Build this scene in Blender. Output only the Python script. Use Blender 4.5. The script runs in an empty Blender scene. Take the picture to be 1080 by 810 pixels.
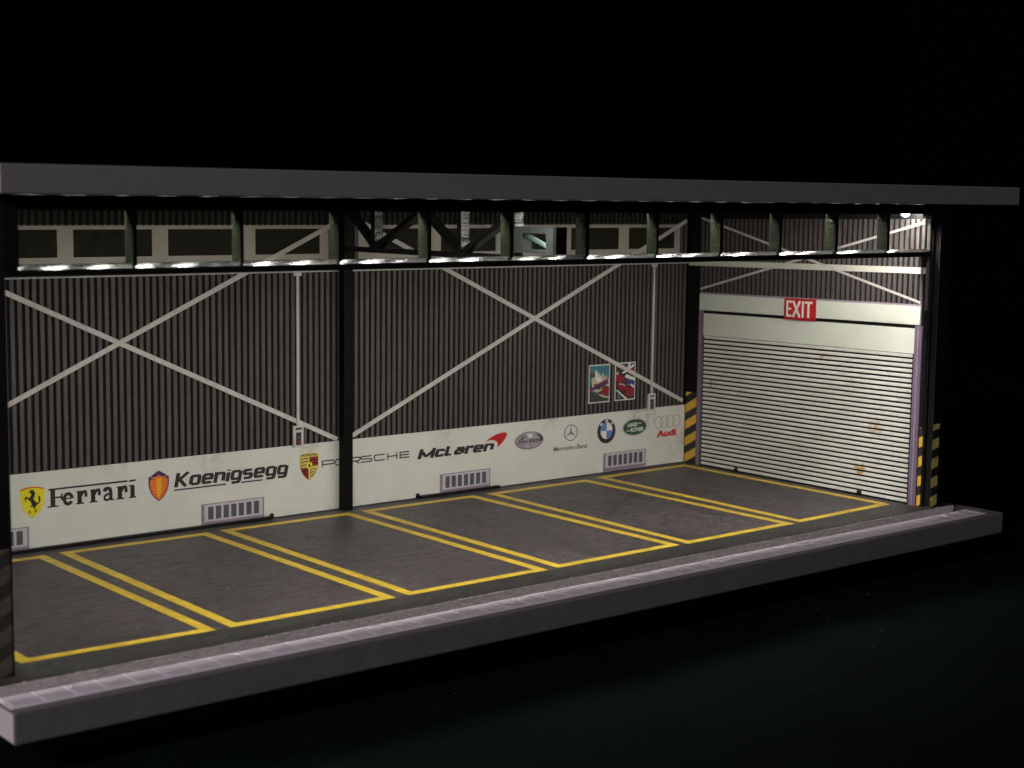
import bpy, bmesh, math, random
from mathutils import Vector
random.seed(7)
S = bpy.context.scene
COL = S.collection
# ------------------------------------------------------------------ camera, world, lamps (1 unit = 1 cm)
cam = bpy.data.objects.new('camera', bpy.data.cameras.new('camera'))
COL.objects.link(cam)
cam.location = (-35.5624, -34.3298, 8.3015)
cam.rotation_euler = (1.4537, -0.01227, -0.6907)
cam.data.sensor_width = 36
cam.data.lens = 1670.1 * 36 / 1080
cam.data.clip_start = 1.0
cam.data.clip_end = 600
cam.data.dof.use_dof = True
cam.data.dof.focus_distance = 40.0
cam.data.dof.aperture_fstop = 0.42
S.camera = cam

world = bpy.data.worlds.new('World'); S.world = world
world.use_nodes = True
bg = world.node_tree.nodes['Background']
bg.inputs[0].default_value = (0.9, 0.95, 1, 1)
bg.inputs[1].default_value = 0.0004

def area_lamp(name, loc, target, size, energy, color):
    L = bpy.data.lights.new(name, 'AREA')
    L.shape = 'RECTANGLE'; L.size, L.size_y = size; L.energy = energy; L.color = color
    o = bpy.data.objects.new(name, L); COL.objects.link(o)
    o.location = loc
    o.rotation_euler = (Vector(target) - Vector(loc)).to_track_quat('-Z', 'Y').to_euler()
    return o
area_lamp('side_lamp', (-85, -26, 40), (-14, -8, 3), (14, 14), 30000, (1.0, 0.93, 0.97))
area_lamp('front_lamp', (-40, -110, 50), (-11, -8, 3), (60, 40), 9000, (0.95, 0.93, 1.0))

S.view_settings.view_transform = 'Standard'
S.view_settings.look = 'None'
S.view_settings.exposure = 0
S.view_settings.gamma = 1
LED_POWER = 490.0

# ------------------------------------------------------------------ materials
def nodes_of(m):
    m.use_nodes = True
    nt = m.node_tree
    return nt, nt.nodes['Principled BSDF']

def mat(name, col, rough=0.5, var=0.12, scale=6.0, bump=0.0, bscale=60.0, spec=0.5, metal=0.0, stretch=(1, 1, 1), rvar=0.0, coat=0.0):
    m = bpy.data.materials.new(name)
    nt, b = nodes_of(m)
    N, L = nt.nodes, nt.links
    b.inputs['Roughness'].default_value = rough
    b.inputs['Metallic'].default_value = metal
    b.inputs['Specular IOR Level'].default_value = spec
    b.inputs['Coat Weight'].default_value = coat
    tc = N.new('ShaderNodeTexCoord'); mp = N.new('ShaderNodeMapping')
    mp.inputs['Scale'].default_value = stretch
    L.new(tc.outputs['Object'], mp.inputs['Vector'])
    n = N.new('ShaderNodeTexNoise'); n.inputs['Scale'].default_value = scale; n.inputs['Detail'].default_value = 6
    n.inputs['Roughness'].default_value = 0.65
    L.new(mp.outputs[0], n.inputs['Vector'])
    r = N.new('ShaderNodeValToRGB')
    r.color_ramp.elements[0].position = 0.25; r.color_ramp.elements[1].position = 0.75
    r.color_ramp.elements[0].color = tuple(c * (1 - var) for c in col) + (1,)
    r.color_ramp.elements[1].color = tuple(min(1, c * (1 + var)) for c in col) + (1,)
    L.new(n.outputs['Fac'], r.inputs[0]); L.new(r.outputs[0], b.inputs['Base Color'])
    if rvar:
        mr = N.new('ShaderNodeMapRange')
        mr.inputs['From Min'].default_value = 0.3; mr.inputs['From Max'].default_value = 0.7
        mr.inputs['To Min'].default_value = rough - rvar; mr.inputs['To Max'].default_value = rough + rvar
        L.new(n.outputs['Fac'], mr.inputs['Value']); L.new(mr.outputs[0], b.inputs['Roughness'])
    if bump:
        n2 = N.new('ShaderNodeTexNoise'); n2.inputs['Scale'].default_value = bscale; n2.inputs['Detail'].default_value = 3
        L.new(mp.outputs[0], n2.inputs['Vector'])
        bp = N.new('ShaderNodeBump'); bp.inputs['Strength'].default_value = bump; bp.inputs['Distance'].default_value = 0.02
        L.new(n2.outputs['Fac'], bp.inputs['Height']); L.new(bp.outputs[0], b.inputs['Normal'])
    return m

def mix_spots(m, spots, col, noise_scale=14.0):
    """rust or dirt patches with a place of their own: spots = (x, y, z, radius)"""
    nt = m.node_tree; N, L = nt.nodes, nt.links
    b = N['Principled BSDF']
    src = b.inputs['Base Color'].links[0].from_socket
    tc = N.new('ShaderNodeTexCoord')
    nz = N.new('ShaderNodeTexNoise'); nz.inputs['Scale'].default_value = noise_scale; nz.inputs['Detail'].default_value = 5
    L.new(tc.outputs['Object'], nz.inputs['Vector'])
    acc = None
    for (x, y, z, rad, amt) in spots:
        d = N.new('ShaderNodeVectorMath'); d.operation = 'DISTANCE'
        L.new(tc.outputs['Object'], d.inputs[0]); d.inputs[1].default_value = (x, y, z)
        mr = N.new('ShaderNodeMapRange'); mr.interpolation_type = 'SMOOTHSTEP'
        mr.inputs['From Min'].default_value = rad; mr.inputs['From Max'].default_value = rad * 0.25
        mr.inputs['To Min'].default_value = 0; mr.inputs['To Max'].default_value = amt
        L.new(d.outputs['Value'], mr.inputs['Value'])
        if acc is None: acc = mr.outputs[0]
        else:
            a = N.new('ShaderNodeMath'); a.operation = 'MAXIMUM'
            L.new(acc, a.inputs[0]); L.new(mr.outputs[0], a.inputs[1]); acc = a.outputs[0]
    th = N.new('ShaderNodeMapRange')
    th.inputs['From Min'].default_value = 0.38; th.inputs['From Max'].default_value = 0.62
    L.new(nz.outputs['Fac'], th.inputs['Value'])
    mu = N.new('ShaderNodeMath'); mu.operation = 'MULTIPLY'
    L.new(acc, mu.inputs[0]); L.new(th.outputs[0], mu.inputs[1])
    mx = N.new('ShaderNodeMix'); mx.data_type = 'RGBA'
    L.new(mu.outputs[0], mx.inputs['Factor']); L.new(src, mx.inputs[6]); mx.inputs[7].default_value = col + (1,)
    L.new(mx.outputs[2], b.inputs['Base Color'])

M = {}
M['roof'] = mat('dark_grey_board', (0.182, 0.172, 0.175), 0.7, 0.08, 3.0, 0.5, 45, stretch=(1, 1, 1))
M['board_core'] = mat('pale_board_core', (0.62, 0.55, 0.58), 0.7, 0.08, 8, 0.4, 60)
M['base'] = mat('painted_grey_board', (0.150, 0.139, 0.140), 0.65, 0.14, 2.2, 0.6, 40)
M['black'] = mat('satin_black_plastic', (0.007, 0.0065, 0.006), 0.42, 0.3, 9, 0.35, 90, spec=0.35)
M['black_gloss'] = mat('laser_cut_black_acrylic', (0.010, 0.010, 0.010), 0.2, 0.2, 9, 0.25, 24, stretch=(1, 1, 1), rvar=0.06, spec=0.13)
M['rib'] = mat('corrugated_grey_sheet', (0.088, 0.073, 0.073), 0.6, 0.22, 5, 0.3, 70)
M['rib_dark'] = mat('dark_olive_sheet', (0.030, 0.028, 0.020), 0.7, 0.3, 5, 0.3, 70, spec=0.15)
M['gap'] = mat('dark_groove_print', (0.006, 0.0055, 0.006), 0.8, 0.1, spec=0.2)
M['white_wall'] = mat('off_white_wall_paint', (0.66, 0.66, 0.61), 0.55, 0.05, 1.1, 0.15, 30)
M['beam'] = mat('pale_beam_paint', (0.60, 0.58, 0.52), 0.55, 0.08, 6)
M['brace'] = mat('pale_steel_brace', (0.56, 0.52, 0.50), 0.5, 0.12, 7)
M['window_frame'] = mat('beige_window_frame', (0.41, 0.375, 0.325), 0.6, 0.08, 5)
M['pane'] = mat('dark_window_print', (0.022, 0.020, 0.013), 0.7, 0.35, 4, spec=0.1)
M['shutter'] = mat('pale_shutter_paint', (0.66, 0.66, 0.60), 0.5, 0.07, 2.5, 0.15, 40)
M['header'] = mat('pale_header_paint', (0.66, 0.68, 0.60), 0.5, 0.04, 1.5)
M['purple'] = mat('purple_grey_frame', (0.16, 0.11, 0.17), 0.5, 0.15, 6)
M['purple_light'] = mat('lilac_grey_edge', (0.30, 0.24, 0.30), 0.5, 0.15, 6)
M['yellow_paint'] = mat('yellow_line_paint', (0.55, 0.375, 0.028), 0.45, 0.34, 3.0, 0.4, 34, rvar=0.05)
M['hazard_yellow'] = mat('hazard_yellow', (0.72, 0.42, 0.04), 0.5, 0.12, 5)
M['faded_yellow'] = mat('faded_hazard_yellow', (0.60, 0.50, 0.15), 0.5, 0.4, 7)
M['worn_beige'] = mat('worn_beige_stripe', (0.12, 0.102, 0.075), 0.6, 0.3, 7)
M['worn_dark'] = mat('worn_dark_stripe', (0.045, 0.038, 0.033), 0.6, 0.3, 7)
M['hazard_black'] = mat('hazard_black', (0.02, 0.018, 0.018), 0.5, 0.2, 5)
M['ink'] = mat('dark_ink', (0.028, 0.018, 0.022), 0.5, 0.15, 8)
M['grey_ink'] = mat('grey_ink', (0.09, 0.13, 0.13), 0.5, 0.15, 8)
M['pale_grey_ink'] = mat('pale_grey_ink', (0.30, 0.30, 0.27), 0.5, 0.1, 8)
M['red'] = mat('bright_red_ink', (0.52, 0.015, 0.02), 0.45, 0.08, 5)
M['dark_red'] = mat('dark_red_ink', (0.26, 0.012, 0.025), 0.45, 0.15, 9)
M['yellow'] = mat('emblem_yellow', (0.80, 0.68, 0.02), 0.45, 0.04, 5)
M['gold'] = mat('emblem_gold', (0.62, 0.50, 0.13), 0.45, 0.1, 8)
M['orange'] = mat('emblem_orange', (0.72, 0.13, 0.02), 0.45, 0.12, 8)
M['amber'] = mat('emblem_amber', (0.80, 0.36, 0.03), 0.45, 0.1, 8)
M['violet'] = mat('emblem_violet', (0.06, 0.025, 0.16), 0.45, 0.1, 8)
M['blue'] = mat('emblem_blue', (0.10, 0.22, 0.52), 0.45, 0.08, 8)
M['green'] = mat('emblem_green', (0.015, 0.075, 0.03), 0.45, 0.1, 8)
M['silver'] = mat('emblem_silver', (0.36, 0.32, 0.35), 0.45, 0.35, 3)
M['rim'] = mat('emblem_rim', (0.16, 0.13, 0.15), 0.45, 0.2, 6)
M['print_white'] = mat('print_white', (0.75, 0.74, 0.70), 0.5, 0.04, 6)
M['teal'] = mat('poster_teal', (0.04, 0.19, 0.24), 0.4, 0.3, 3)
M['navy'] = mat('poster_navy', (0.03, 0.04, 0.15), 0.4, 0.3, 6)
M['olive'] = mat('poster_dark_green', (0.03, 0.04, 0.025), 0.4, 0.5, 9)
M['beige'] = mat('poster_beige', (0.52, 0.47, 0.36), 0.4, 0.25, 9)
M['vent_frame'] = mat('vent_lilac_frame', (0.54, 0.49, 0.56), 0.5, 0.08, 6)
M['vent_edge'] = mat('vent_mauve_edge', (0.30, 0.22, 0.27), 0.6, 0.15, 6)
M['vent_hole'] = mat('vent_slot_grey', (0.085, 0.085, 0.095), 0.5, 0.3, 4)
M['plate'] = mat('grey_acrylic_plate', (0.028, 0.032, 0.030), 0.25, 0.25, 3, 0.1, 30)
M['tile'] = mat('paving_joint', (0.80, 0.72, 0.77), 0.6, 0.08, 2.0, 0.3, 50)
M['tile_in'] = mat('paving_slab_grey', (0.62, 0.55, 0.60), 0.62, 0.12, 3.0, 0.4, 60)
M['kerb'] = mat('brushed_grey_kerb', (0.50, 0.45, 0.43), 0.75, 0.45, 7, 1.0, 26, stretch=(1, 1, 3.0))
M['table'] = mat('black_teal_cloth', (0.0012, 0.0036, 0.0040), 0.9, 0.6, 0.5, 1.0, 9, spec=0.05)
M['lint'] = mat('pale_dust', (0.10, 0.14, 0.14), 0.9, 0.5, 2)
M['backdrop'] = mat('black_velvet', (0.0006, 0.0006, 0.0006), 1.0, 0.2, 1.0, spec=0.0)
M['led'] = None
def emission(name, col, s):
    m = bpy.data.materials.new(name); nt, b = nodes_of(m)
    b.inputs['Base Color'].default_value = (0.8, 0.8, 0.8, 1)
    b.inputs['Emission Color'].default_value = col + (1,)
    b.inputs['Emission Strength'].default_value = s
    return m
M['led'] = emission('lit_led', (1.0, 0.99, 0.90), LED_POWER)

# floor print: worn dark asphalt with dust
def floor_material():
    m = mat('worn_dark_floor', (0.056, 0.046, 0.050), 0.40, 0.45, 0.45, 0.9, 26, rvar=0.10, spec=0.20)
    nt = m.node_tree; N, L = nt.nodes, nt.links; b = N['Principled BSDF']
    src = b.inputs['Base Color'].links[0].from_socket
    tc = N.new('ShaderNodeTexCoord')
    mp = N.new('ShaderNodeMapping'); mp.inputs['Scale'].default_value = (1.6, 3.6, 1.0)
    L.new(tc.outputs['Object'], mp.inputs[0])
    n = N.new('ShaderNodeTexNoise'); n.inputs['Scale'].default_value = 1.6; n.inputs['Detail'].default_value = 8; n.inputs['Roughness'].default_value = 0.75
    L.new(mp.outputs[0], n.inputs['Vector'])
    mr = N.new('ShaderNodeMapRange'); mr.inputs['From Min'].default_value = 0.36; mr.inputs['From Max'].default_value = 0.64
    mr.inputs['To Min'].default_value = 0.3; mr.inputs['To Max'].default_value = 1.75
    L.new(n.outputs['Fac'], mr.inputs['Value'])
    mx = N.new('ShaderNodeMix'); mx.data_type = 'RGBA'; mx.blend_type = 'MULTIPLY'; mx.inputs['Factor'].default_value = 1
    L.new(src, mx.inputs[6]); L.new(mr.outputs[0], mx.inputs[7])
    # the print is darker and greener outside the bays
    sx = N.new('ShaderNodeSeparateXYZ'); L.new(tc.outputs['Object'], sx.inputs[0])
    by = N.new('ShaderNodeMapRange'); by.inputs['From Min'].default_value = -8.05; by.inputs['From Max'].default_value = -7.9
    L.new(sx.outputs['Y'], by.inputs['Value'])
    band = N.new('ShaderNodeMix'); band.data_type = 'RGBA'; band.blend_type = 'MULTIPLY'; band.inputs['Factor'].default_value = 1
    bc = N.new('ShaderNodeMix'); bc.data_type = 'RGBA'; L.new(by.outputs[0], bc.inputs['Factor'])
    bc.inputs[6].default_value = (0.55, 0.64, 0.55, 1); bc.inputs[7].default_value = (1, 1, 1, 1)
    L.new(mx.outputs[2], band.inputs[6]); L.new(bc.outputs[2], band.inputs[7]); mx = band
    v = N.new('ShaderNodeTexVoronoi'); v.inputs['Scale'].default_value = 4.5
    L.new(tc.outputs['Object'], v.inputs['Vector'])
    w = N.new('ShaderNodeMapRange'); w.inputs['From Min'].default_value = 0.13; w.inputs['From Max'].default_value = 0.08
    w.inputs['To Min'].default_value = 0; w.inputs['To Max'].default_value = 1
    L.new(v.outputs['Distance'], w.inputs['Value'])
    n2 = N.new('ShaderNodeTexNoise'); n2.inputs['Scale'].default_value = 1.4
    L.new(tc.outputs['Object'], n2.inputs['Vector'])
    g = N.new('ShaderNodeMapRange'); g.inputs['From Min'].default_value = 0.50; g.inputs['From Max'].default_value = 0.56
    g.inputs['To Max'].default_value = 0.45
    L.new(n2.outputs['Fac'], g.inputs['Value'])
    mu = N.new('ShaderNodeMath'); mu.operation = 'MULTIPLY'
    L.new(w.outputs[0], mu.inputs[0]); L.new(g.outputs[0], mu.inputs[1])
    m2 = N.new('ShaderNodeMix'); m2.data_type = 'RGBA'
    L.new(mu.outputs[0], m2.inputs['Factor']); L.new(mx.outputs[2], m2.inputs[6]); m2.inputs[7].default_value = (0.6, 0.57, 0.54, 1)
    L.new(m2.outputs[2], b.inputs['Base Color'])
    return m
M['floor'] = floor_material()

# dirt along the top of the white band, rust on the shutter
mix_spots(M['white_wall'], [(-16.5, .5, 1.95, .9, .3), (-9, .5, 1.95, .7, .3), (-5.2, .5, 1.95, .6, .5), (-1.4, .5, 1.9, .9, .8), (0.2, .5, .6, .7, .35), (-22, .5, 1.9, .6, .5), (-19, .5, 1.9, .5, .4), (-13.5, .5, 1.9, .5, .4)], (0.36, 0.31, 0.24), 5.0)
mix_spots(M['shutter'], [(.4, -6.42, .78, .26, 2.6), (.4, -6.9, 2.0, .34, 1.1), (.4, -6.8, 1.55, .22, .7), (.4, -7.1, 2.5, .2, .6), (.4, -4.9, 3.9, .25, .9), (.4, -4.1, 3.45, .3, .4), (.4, -1.8, 2.5, .3, .3), (.4, -6.0, 3.2, .3, .3), (.4, -7.95, 3.1, .12, .9), (.4, -2.2, 1.4, .35, .3), (.4, -7.1, 1.1, .3, .4)], (0.47, 0.30, 0.10), 6.0)

# ------------------------------------------------------------------ mesh helpers
class MB:
    def __init__(s): s.v = []; s.f = []; s.mi = []
    def box(s, x0, x1, y0, y1, z0, z1, mi=0, mis=None):
        n = len(s.v)
        s.v += [(x, y, z) for x in (x0, x1) for y in (y0, y1) for z in (z0, z1)]
        F = [(0, 1, 3, 2), (4, 6, 7, 5), (0, 4, 5, 1), (2, 3, 7, 6), (0, 2, 6, 4), (1, 5, 7, 3)]
        for i, f in enumerate(F):
            s.f.append(tuple(n + k for k in f)); s.mi.append(mis[i] if mis else mi)
        return s
    def prism(s, fn, pts, d0, d1, mi=0):
        """pts: 2-D outline; fn(a, b, d) -> 3-D; d = proud of the wall"""
        ar = sum(pts[i][0] * pts[(i + 1) % len(pts)][1] - pts[(i + 1) % len(pts)][0] * pts[i][1] for i in range(len(pts)))
        if ar < 0: pts = pts[::-1]
        n = len(s.v); k = len(pts)
        s.v += [fn(a, b, d1) for a, b in pts] + [fn(a, b, d0) for a, b in pts]
        s.f.append(tuple(range(n, n + k))); s.mi.append(mi)
        for i in range(k):
            j = (i + 1) % k
            s.f.append((n + i, n + k + i, n + k + j, n + j)); s.mi.append(mi)
        return s
    def stroke(s, fn, pts, w, d0, d1, mi=0, closed=False):
        """ribbon of even width along a polyline with mitred corners"""
        n = len(pts); L = []; R = []
        for i in range(n):
            if closed: a, b, c = pts[i - 1], pts[i], pts[(i + 1) % n]
            else: a, b, c = pts[max(i - 1, 0)], pts[i], pts[min(i + 1, n - 1)]
            t1 = Vector((b[0] - a[0], b[1] - a[1])); t2 = Vector((c[0] - b[0], c[1] - b[1]))
            if t1.length < 1e-9: t1 = t2
            if t2.length < 1e-9: t2 = t1
            t1.normalize(); t2.normalize()
            nn = Vector((-(t1.y + t2.y), t1.x + t2.x))
            if nn.length < 1e-6: nn = Vector((-t1.y, t1.x))
            nn.normalize()
            c_ = max(0.45, nn.dot(Vector((-t1.y, t1.x))))
            o = nn * (w / 2 / c_)
            L.append((b[0] + o.x, b[1] + o.y)); R.append((b[0] - o.x, b[1] - o.y))
        m = n if closed else n - 1
        for i in range(m):
            j = (i + 1) % n
            s.prism(fn, [L[i], R[i], R[j], L[j]], d0, d1, mi)
        return s
    def build(s, name, mats, parent=None, loc=(0, 0, 0), bevel=0.0, smooth=False):
        me = bpy.data.meshes.new(name)
        vv = [(a - loc[0], b - loc[1], c - loc[2]) for a, b, c in s.v] if loc != (0, 0, 0) else s.v
        me.from_pydata(vv, [], s.f)
        for m in (mats if isinstance(mats, (list, tuple)) else [mats]): me.materials.append(m)
        me.polygons.foreach_set('material_index', s.mi)
        me.update()
        bm = bmesh.new(); bm.from_mesh(me)
        bmesh.ops.recalc_face_normals(bm, faces=bm.faces)
        if bevel:
            bmesh.ops.remove_doubles(bm, verts=bm.verts, dist=1e-5)
            bmesh.ops.bevel(bm, geom=[e for e in bm.edges if len(e.link_faces) == 2 and e.calc_face_angle(0) > 0.6], offset=bevel, segments=2, affect='EDGES', profile=0.6)
        bm.to_mesh(me); bm.free()
        if smooth:
            for p in me.polygons: p.use_smooth = True
        o = bpy.data.objects.new(name, me); COL.objects.link(o)
        o.location = loc
        if parent:                                       # parts are modelled in world coordinates
            o.parent = parent
            o.location = tuple(-Vector(parent.location)) if parent.type == 'EMPTY' else (0, 0, 0)
        return o

def tag(o, label, cat, group=None):
    o['label'] = label; o['category'] = cat; o['kind'] = 'thing'
    if group: o['group'] = group
    return o
def thing(name, label, cat, loc=(0, 0, 0), group=None):
    o = bpy.data.objects.new(name, None); COL.objects.link(o); o.location = loc
    o.empty_display_size = 0.5
    return tag(o, label, cat, group)

WY = 0.535      # back wall face
WX = 0.47       # right wall face
def bw(x, z, d): return (x, WY - d, z)
def rw(s, z, d): return (WX - d, -s, z * (1 + 0.0022 * (s + 0.05)))
def rect(a0, a1, b0, b1): return [(a0, b0), (a1, b0), (a1, b1), (a0, b1)]
def circ(cx, cy, rx, ry=None, n=40, a0=0, a1=2 * math.pi):
    ry = ry or rx
    full = abs(a1 - a0) > 6.28
    return [(cx + rx * math.cos(a0 + (a1 - a0) * i / (n if full else n - 1)), cy + ry * math.sin(a0 + (a1 - a0) * i / (n if full else n - 1))) for i in range(n)]

def text_mesh(mb, fn, txt, box, d0, d1, bold=0.0, shear=0.0, mi=0, rot=0.0, spacing=1.0, fit=True):
    """letters of the built-in font, fitted into box = (a0, a1, b0, b1)"""
    cu = bpy.data.curves.new('lettering', 'FONT'); cu.body = txt; cu.offset = bold; cu.resolution_u = 3; cu.space_character = spacing
    ob = bpy.data.objects.new('lettering', cu); COL.objects.link(ob)
    bpy.context.view_layer.update()
    me = bpy.data.meshes.new_from_object(ob.evaluated_get(bpy.context.evaluated_depsgraph_get()))
    P = [(v.co.x + shear * v.co.y, v.co.y) for v in me.vertices]
    x0 = min(p[0] for p in P); x1 = max(p[0] for p in P); y0 = min(p[1] for p in P); y1 = max(p[1] for p in P)
    a0, a1, b0, b1 = box
    Q = []
    for (x, y) in P:
        u = a0 + (x - x0) / (x1 - x0) * (a1 - a0); w = b0 + (y - y0) / (y1 - y0) * (b1 - b0)
        if rot:
            cu_, cv_ = (a0 + a1) / 2, (b0 + b1) / 2
            du, dv = u - cu_, w - cv_
            u = cu_ + du * math.cos(rot) - dv * math.sin(rot); w = cv_ + du * math.sin(rot) + dv * math.cos(rot)
        Q.append((u, w))
    n = len(mb.v)
    mb.v += [fn(a, b, d1) for a, b in Q] + [fn(a, b, d0) for a, b in Q]
    k = len(Q); ec = {}
    for p in me.polygons:
        vs = list(p.vertices)
        mb.f.append(tuple(n + i for i in vs)); mb.mi.append(mi)
        for i in range(len(vs)):
            e = (vs[i], vs[(i + 1) % len(vs)]); ec[e] = ec.get(e, 0) + 1
    for (a, b) in list(ec):
        if (b, a) not in ec:
            mb.f.append((n + a, n + k + a, n + k + b, n + b)); mb.mi.append(mi)
    bpy.data.objects.remove(ob); bpy.data.curves.remove(cu); bpy.data.meshes.remove(me)

# ================================================================== SETTING
ZB0, ZB1 = -0.767, -0.2          # base board
ZT = -1.42                      # table cloth
t = MB()
nx, ny = 90, 70
X0, X1, Y0, Y1 = -90.0, 90.0, -80.0, 60.0
for j in range(ny + 1):
    for i in range(nx + 1):
        x = X0 + (X1 - X0) * i / nx; y = Y0 + (Y1 - Y0) * j / ny
        z = ZT - 0.03 + 0.03 * math.sin(x * .31 + .7 * math.sin(y * .23)) * math.sin(y * .27 + 1.3)
        t.v.append((x, y, min(z, ZT)))
for j in range(ny):
    for i in range(nx):
        a = j * (nx + 1) + i; t.f.append((a, a + 1, a + nx + 2, a + nx + 1)); t.mi.append(0)
o = t.build('table', M['table'], smooth=True); o['kind'] = 'structure'
o = MB().box(-90, 90, 60.2, 60.6, ZT - 0.1, 90).build('backdrop', M['backdrop']); o['kind'] = 'structure'

# floor sheet of the garage
FL_X0, FL_X1, FL_Y0 = -25.62, 0.60, -8.90
fm = MB()
n = 260
pts = []
for i in range(n + 1):
    x = FL_X0 + (1.40 - FL_X0) * i / n
    pts.append((x, FL_Y0 + .012 + random.uniform(-.010, .010)))
outline = pts + [(1.40, 0.0), (WX + 0.2, 0.0), (WX + 0.2, WY), (FL_X0, WY)]
fm.prism(lambda a, b, d: (a, b, d), outline, -0.196, 0.0)
o = fm.build('floor', M['floor']); o['kind'] = 'structure'

# ================================================================== BASE BOARD AND PAVING
base = thing('base_board', 'long dark grey base board carrying the whole model garage above the cloth', 'base', (-11.6, -4.4, ZT))
b = MB().box(-25.75, 2.53, -9.79, 1.3, ZB0, ZB1, mis=[1, 0, 0, 0, 0, 0])
b.build('board', [M['base'], M['board_core']], base, bevel=0.035)
b = MB().box(-24.7, 1.5, -8.6, 0.6, ZT - 0.02, ZB0 - 0.003)
b.build('plinth', M['black'], base)

pav = thing('pavement', 'pale lilac strip of square paving slabs along the front edge of the base', 'pavement', (-12, -9.3, ZB1))
b = MB().box(-25.72, 1.98, -9.62, -8.94, ZB1 + 0.003, ZB1 + 0.02)
b.build('joint_strip', M['tile'], pav)
b = MB()
x = -25.66
while x < 1.85:
    w = 0.56
    x1 = min(x + w, 1.94)
    for (ya, yb) in ((-9.545, -8.98),):
        b.box(x + .035, x1 - .035, ya, yb, ZB1 + 0.021, ZB1 + 0.030)
    x += w
b.build('paving_slab', M['tile_in'], pav, bevel=0.0)['label'] = 'row of square grey paving slabs'
kb = MB()
n = 420; pts = []
for i in range(n + 1):
    xx = -25.64 + (1.42 + 25.64) * i / n
    pts.append((xx, -8.925 + random.uniform(-.004, .003)))
kb.prism(lambda a, b, d: (a, b, d), [(1.42, -8.901), (-25.64, -8.901)] + pts, ZB1 + 0.003, -0.003)
tag(kb.build('kerb', M['kerb']), 'narrow rough grey step between the dark floor and the pale paving', 'kerb')
# crumbs of torn paper along the floor edge
fr = MB()
for i in range(120):
    x = random.uniform(-25.3, 1.2); y = FL_Y0 + random.uniform(-.05, .02); r = random.uniform(.004, .012)
    h = random.uniform(.5, 1.0)
    fr.prism(lambda a, b, d: (a, b, d), circ(x, y, r * random.uniform(1, 2.4), r, 5), -0.004, r * h)
o = fr.build('lint', M['print_white']); o['kind'] = 'stuff'; o['label'] = 'pale crumbs and fibres caught along the front edge of the floor'; o['category'] = 'lint'

# parking bay outlines (corners taken from image pixels, cast onto the floor, near a 4.2 cm pitch)
bays = [
 ((-3.69, 0.12), (0.145, 0.20), (0.09, -7.81), (-3.88, -7.94)),
 ((-8.00, -0.02), (-4.203, 0.0), (-4.16, -7.97), (-8.13, -8.02)),
 ((-12.255, 0.02), (-8.45, 0.02), (-8.385, -7.995), (-12.33, -8.02)),
 ((-16.457, 0.04), (-12.62, 0.0), (-12.64, -8.04), (-16.49, -8.02)),
 ((-20.65, 0.05), (-16.82, -0.0), (-16.81, -8.02), (-20.685, -7.99)),
 ((-24.85, 0.03), (-21.01, 0.011), (-20.996, -7.976), (-24.82, -7.83))]
bay_labels = ['yellow bay outline beside the roller shutter, rightmost of the six', 'yellow bay outline second from the roller shutter', 'yellow bay outline just right of the middle pillar, third from the shutter',
 'yellow bay outline just left of the middle pillar with its corner at the pillar foot', 'yellow bay outline below the orange shield emblem, second from the left', 'yellow bay outline at the left front column, leftmost of the six']
LW = 0.235
flat = lambda a, b, d: (a, b, d)
for (BL, BR, FR, FL), lab in zip(bays, bay_labels):
    q = MB()
    O = [BL, BR, FR, FL]
    I = [(BL[0] + LW, BL[1] - LW), (BR[0] - LW, BR[1] - LW), (FR[0] - LW, FR[1] + LW), (FL[0] + LW, FL[1] + LW)]
    for i in range(4):
        j = (i + 1) % 4
        q.prism(flat, [O[i], O[j], I[j], I[i]], 0.001, 0.006)
    tag(q.build('parking_bay_marking', M['yellow_paint']), lab, 'parking bay', 'yellow parking bay outlines on the floor')

# ================================================================== BACK WALL
XL, XR = -25.2, WX
wall = thing('back_wall', 'long corrugated dark grey back wall with a white lower band and high windows', 'wall', (-12.4, WY, 0))
b = MB().box(XL, XR, WY + 0.04, WY + 0.35, -0.196, 8.262)
b.build('backing_sheet', M['gap'], wall)
H1 = 1.845
b1 = b = MB(); b2 = MB(); pitch = 0.177
x = XL + 0.02
while x < XR - 0.05:
    w = pitch * 0.53; b = b1
    # one rib: raised, with sloped flanks
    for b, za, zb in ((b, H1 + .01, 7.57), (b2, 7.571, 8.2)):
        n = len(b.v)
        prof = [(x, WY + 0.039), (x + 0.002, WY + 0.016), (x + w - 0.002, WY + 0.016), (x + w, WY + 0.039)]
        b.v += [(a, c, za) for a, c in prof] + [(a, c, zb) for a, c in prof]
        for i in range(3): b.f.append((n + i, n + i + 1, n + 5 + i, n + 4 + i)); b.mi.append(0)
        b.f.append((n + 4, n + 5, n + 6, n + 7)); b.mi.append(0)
    x += pitch
b1.build('corrugated_sheet', M['rib'], wall)
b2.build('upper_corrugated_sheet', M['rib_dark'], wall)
b = MB().prism(bw, rect(XL, XR - .004, 0.0, H1), -0.04, 0.004)
b.build('white_band', M['white_wall'], wall)
b = MB().prism(bw, rect(XL, XR - .005, 6.33, 6.42), 0.0, 0.012)
b.build('rail', M['brace'], wall)
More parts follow.
